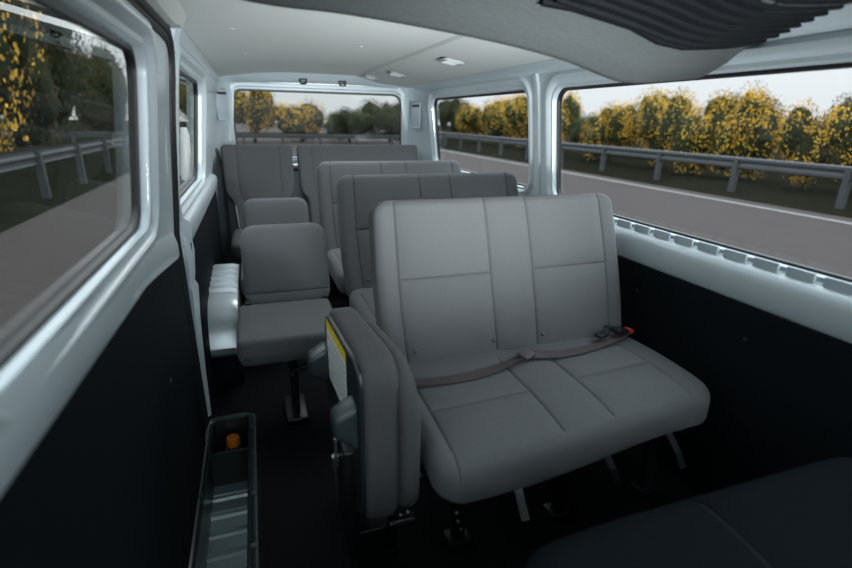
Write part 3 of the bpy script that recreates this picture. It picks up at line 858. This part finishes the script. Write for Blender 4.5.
def bush_mesh(seed, leafmats, n=4500, tall=1.0, leaf=.032):
    rnd = random.Random(seed); mb = MB()
    blobs = []
    for k in range(7):
        a = rnd.uniform(0, 2 * PI); q = rnd.uniform(.1, .55)
        blobs.append(((q * math.cos(a), q * math.sin(a), rnd.uniform(.35, .72) * tall), rnd.uniform(.28, .42)))
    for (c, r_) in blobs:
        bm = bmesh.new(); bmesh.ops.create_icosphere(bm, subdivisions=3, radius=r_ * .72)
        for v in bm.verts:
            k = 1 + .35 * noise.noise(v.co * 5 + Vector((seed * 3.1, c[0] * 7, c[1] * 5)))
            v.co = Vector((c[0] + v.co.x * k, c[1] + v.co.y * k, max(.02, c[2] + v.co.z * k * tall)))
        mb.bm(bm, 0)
    for i in range(n):
        c, r_ = rnd.choice(blobs)
        d = Vector((rnd.gauss(0, 1), rnd.gauss(0, 1), rnd.gauss(.25, 1))).normalized()
        p = Vector(c) + Vector((d.x, d.y, d.z * tall)) * r_ * rnd.uniform(.70, 1.12)
        if p.z < .03: continue
        e1 = (d.orthogonal() + Vector((rnd.gauss(0, .6), rnd.gauss(0, .6), rnd.gauss(0, .6)))).normalized()
        e2 = e1.cross(d + Vector((rnd.gauss(0, .5), rnd.gauss(0, .5), rnd.gauss(0, .5)))).normalized()
        s_ = leaf * rnd.uniform(.5, 1.2)
        cl = noise.noise(p * 4.5 + Vector((seed, 0, 0)))
        mi = 2 if (len(leafmats) > 2 and cl > -.14 + rnd.gauss(0, .12)) else (1 if rnd.random() < .7 else 0)
        mb.add([p - e1 * s_ * .5, p + e2 * s_ * .35, p + e1 * s_ * .5, p - e2 * s_ * .35], [[0, 1, 2, 3]], mi)
    return mb
meshes = {}
def plant(kind, i, name, loc_, size, label, group, rot=0):
    key = (kind, i)
    mats = {'yellow': [M['leaf_dark'], M['leaf_green'], M['flower']], 'green': [M['leaf_dark'], M['leaf_green']], 'brown': [M['leaf_dark'], M['leaf_brown']],
            'mixed': [M['leaf_dark'], M['leaf_brown'], M['flower']]}[kind]
    if key not in meshes:
        mb = bush_mesh(i * 7 + len(kind), mats, 9000)
        mb.tube([(0, 0, -.02), (0.02, 0, .5)], [.05, .03], 8, 0)
        o = mb.build(name, mats, None, False); meshes[key] = o.data
    else:
        o = bpy.data.objects.new(name, meshes[key]); C.objects.link(o)
    o.location = (loc_[0], loc_[1], GZ - .02); o.scale = size; o.rotation_euler = (0, 0, rot)
    tag(o, label, 'bush' if 'bush' in name else 'tree', group)
    return o
rnd = random.Random(3)
# (kind, x, y, size) beyond the right guardrail, from the front backwards
near = [(3.5, 2.7, 'yellow'), (6.2, 3.1, 'yellow'), (9.0, 2.6, 'mixed'), (11.2, 3.0, 'mixed'), (13.2, 2.9, 'yellow'), (15.5, 3.0, 'yellow'), (18.0, 2.8, 'yellow'), (20.3, 2.4, 'green')]
desc = ['first bush from the front edge', 'second bush from the front edge', 'third bush from the front edge', 'dull bush at the right of the near window', 'tall bush in the middle of the near window',
        'bush just right of the window middle', 'bush at the left of the near window', 'low dark bush at the left end of the near window']
for i, (y, h, k) in enumerate(near):
    plant(k, i % 3, 'flowering_bush' if k != 'green' else 'dark_bush', (15.2 + (i % 2) * .5, y), (1.5, 1.75, h * 1.0), ('yellow flowering ' if k == 'yellow' else 'green ') + 'bush beyond the guardrail, ' + desc[i], 'bushes beyond the right guardrail', rnd.uniform(0, 6))
far = [(24.5, 16.5, 3.6, 'yellow'), (28.5, 17, 3.5, 'yellow'), (32.5, 17.0, 3.3, 'yellow'), (36.8, 17, 3.1, 'yellow'), (42, 17, 4.2, 'brown'), (47, 15.5, 4.3, 'green'), (52.5, 17, 4.6, 'green'), (60, 16, 4.0, 'green')]
desc2 = ['rightmost in the far window', 'second from the right in the far window', 'middle of the far window', 'left of the middle of the far window', 'brownish tree behind the yellow bushes', 'dark green tree left in the far window', 'farther dark green tree left in the far window', 'low green tree at the left edge of the far window']
for i, (y, x, h, k) in enumerate(far):
    plant(k, i % 3, 'flowering_bush' if k == 'yellow' else 'roadside_tree', (x, y), (2.3, 2.3, h), ('yellow flowering bush beyond the guardrail, ' if k == 'yellow' else 'roadside plant, ') + desc2[i], 'plants far along the right roadside', rnd.uniform(0, 6))
# second line that closes the view behind the near bushes
for i, (x, y, h, lb) in enumerate([(19.5, 5, 3.4, 'dark thicket behind the bushes nearest the front'), (20, 10, 3.3, 'dark thicket behind the near window bushes, right part'), (20, 15, 3.1, 'dark thicket behind the near window bushes, middle part'), (20.5, 21, 3.0, 'dark thicket behind the near window bushes, left part')]):
    plant('brown', i % 2, 'thicket_tree', (x, y), (2.7, 2.9, h), lb, 'thickets behind the bushes', rnd.uniform(0, 6))
# through the tailgate window
rear = [(-9.5, 38, 6.2, 'brown', 'tall brown tree behind the van, leftmost in the tailgate window'), (-4.0, 38, 6.0, 'brown', 'tall brown tree at the left of the tailgate window'),
        (-.2, 37, 4.3, 'mixed', 'mottled tree left of the middle of the tailgate window'), (3.2, 38, 2.9, 'mixed', 'low mottled tree in the middle of the tailgate window'),
        (6.6, 37, 2.7, 'green', 'dark low tree under the sky patch'), (10.0, 38, 3.3, 'brown', 'brown tree at the right of the tailgate window')]
for i, (x, y, h, k, lb) in enumerate(rear):
    plant(k, i % 3, 'roadside_tree', (x, y), (3.7, 2.4, h), lb, 'trees behind the van', rnd.uniform(0, 6))
for i, (x, y, h, lb) in enumerate([(-7.5, 2.0, 7.4, 'dark tree beyond the left verge beside the sliding door'), (-7.8, 8.5, 7.6, 'dark tree beyond the left verge, behind the grab handle'), (-7.6, 15.5, 7.8, 'dark tree beyond the left verge behind the rear left window'), (-8.2, 23, 8.0, 'dark tree farthest back beyond the left verge'), (-7.8, -4.5, 7.4, 'dark tree beyond the left verge nearest the front')]):
    plant('brown' if i % 2 else 'mixed', i % 3, 'verge_tree', (x, y), (2.9, 4.3, h), lb, 'trees beyond the left verge', rnd.uniform(-.3, .3))

# ------------------------------------------------------------------ sky and light
w = bpy.data.worlds.new('sky'); sc.world = w; w.use_nodes = True
t = w.node_tree; t.nodes.clear()
out = t.nodes.new('ShaderNodeOutputWorld'); bg = t.nodes.new('ShaderNodeBackground')
tc = t.nodes.new('ShaderNodeTexCoord'); sep = t.nodes.new('ShaderNodeSeparateXYZ'); t.links.new(tc.outputs['Generated'], sep.inputs[0])
rmp = t.nodes.new('ShaderNodeValToRGB')
el = rmp.color_ramp.elements
el[0].position = 0.0; el[0].color = (.46, .50, .52, 1)
el[1].position = 1.0; el[1].color = (2.1, 2.35, 2.5, 1)
e2 = el.new(.12); e2.color = (.52, .56, .58, 1)
e3 = el.new(.38); e3.color = (1.35, 1.5, 1.6, 1)
t.links.new(sep.outputs['Z'], rmp.inputs[0])
# bright hazy sky on the sun's side (ahead of the van)
dot = t.nodes.new('ShaderNodeVectorMath'); dot.operation = 'DOT_PRODUCT'
sd = Vector((.45, -1, .75)).normalized(); dot.inputs[1].default_value = sd
t.links.new(tc.outputs['Generated'], dot.inputs[0])
mx0 = t.nodes.new('ShaderNodeMath'); mx0.operation = 'MAXIMUM'; mx0.inputs[1].default_value = 0; t.links.new(dot.outputs['Value'], mx0.inputs[0])
pw = t.nodes.new('ShaderNodeMath'); pw.operation = 'POWER'; pw.inputs[1].default_value = 3; t.links.new(mx0.outputs[0], pw.inputs[0])
ma = t.nodes.new('ShaderNodeMath'); ma.operation = 'MULTIPLY_ADD'; ma.inputs[1].default_value = .5; ma.inputs[2].default_value = 2.9; t.links.new(pw.outputs[0], ma.inputs[0])
t.links.new(rmp.outputs[0], bg.inputs['Color']); t.links.new(ma.outputs[0], bg.inputs['Strength']); t.links.new(bg.outputs[0], out.inputs[0])
w.cycles.sampling_method = 'AUTOMATIC'

def portal(loc_, rot, sx, sy):
    L = bpy.data.lights.new('portal', 'AREA'); L.shape = 'RECTANGLE'; L.size = sx; L.size_y = sy; L.cycles.is_portal = True
    o = bpy.data.objects.new('window_portal', L); C.objects.link(o); o.location = loc_; o.rotation_euler = rot

# soft fill light added in the cab to brighten the rear roof
L = bpy.data.lights.new('cab_fill', 'AREA'); L.shape = 'RECTANGLE'; L.size = .6; L.size_y = .15; L.energy = 12; L.color = (.93, .98, 1); L.spread = math.radians(50)
lo = bpy.data.objects.new('cab_fill', L); C.objects.link(lo); lo.location = (.45, -1.80, .76)
lo.rotation_euler = (Vector((-.08, 1.0, .30))).to_track_quat('-Z', 'Y').to_euler()

# unseen fill lights added under the roof to brighten the rear seats
for i, (x, y, e) in enumerate(((.15, .9, 2.4), (.15, 1.75, 6.0))):
    L = bpy.data.lights.new('roof_fill', 'AREA'); L.shape = 'RECTANGLE'; L.size = .7; L.size_y = .5; L.energy = e; L.color = (.95, .99, 1)
    lo = bpy.data.objects.new('roof_fill', L); C.objects.link(lo); lo.location = (x, y, 1.46)

# ------------------------------------------------------------------ camera
cam = bpy.data.cameras.new('camera'); co = bpy.data.objects.new('camera', cam); C.objects.link(co); sc.camera = co
yaw, pitch, roll, fpx = math.radians(19.147), math.radians(-18.669), math.radians(1.10), 487.517
CX, CY, CZ = -.361, -1.354, 1.199
f = Vector((math.sin(yaw) * math.cos(pitch), math.cos(yaw) * math.cos(pitch), math.sin(pitch)))
rt = Vector((math.cos(yaw), -math.sin(yaw), 0)); up = rt.cross(f)
r2 = math.cos(roll) * rt + math.sin(roll) * up; u2 = -math.sin(roll) * rt + math.cos(roll) * up
mw = Matrix(((r2.x, u2.x, -f.x, CX), (r2.y, u2.y, -f.y, CY), (r2.z, u2.z, -f.z, CZ), (0, 0, 0, 1)))
co.matrix_world = mw
cam.sensor_width = 36; cam.lens = fpx / 852 * 36; cam.clip_start = .02; cam.clip_end = 500
cam.dof.use_dof = True; cam.dof.focus_distance = 2.1; cam.dof.aperture_fstop = 1.7

sc.view_settings.view_transform = 'Standard'; sc.view_settings.look = 'None'; sc.view_settings.gamma = 1
sc.view_settings.exposure = 0.0
sc.cycles.max_bounces = 10; sc.cycles.diffuse_bounces = 6; sc.cycles.transparent_max_bounces = 12
sc.cycles.use_denoising = True
sc.cycles.sample_clamp_indirect = 6
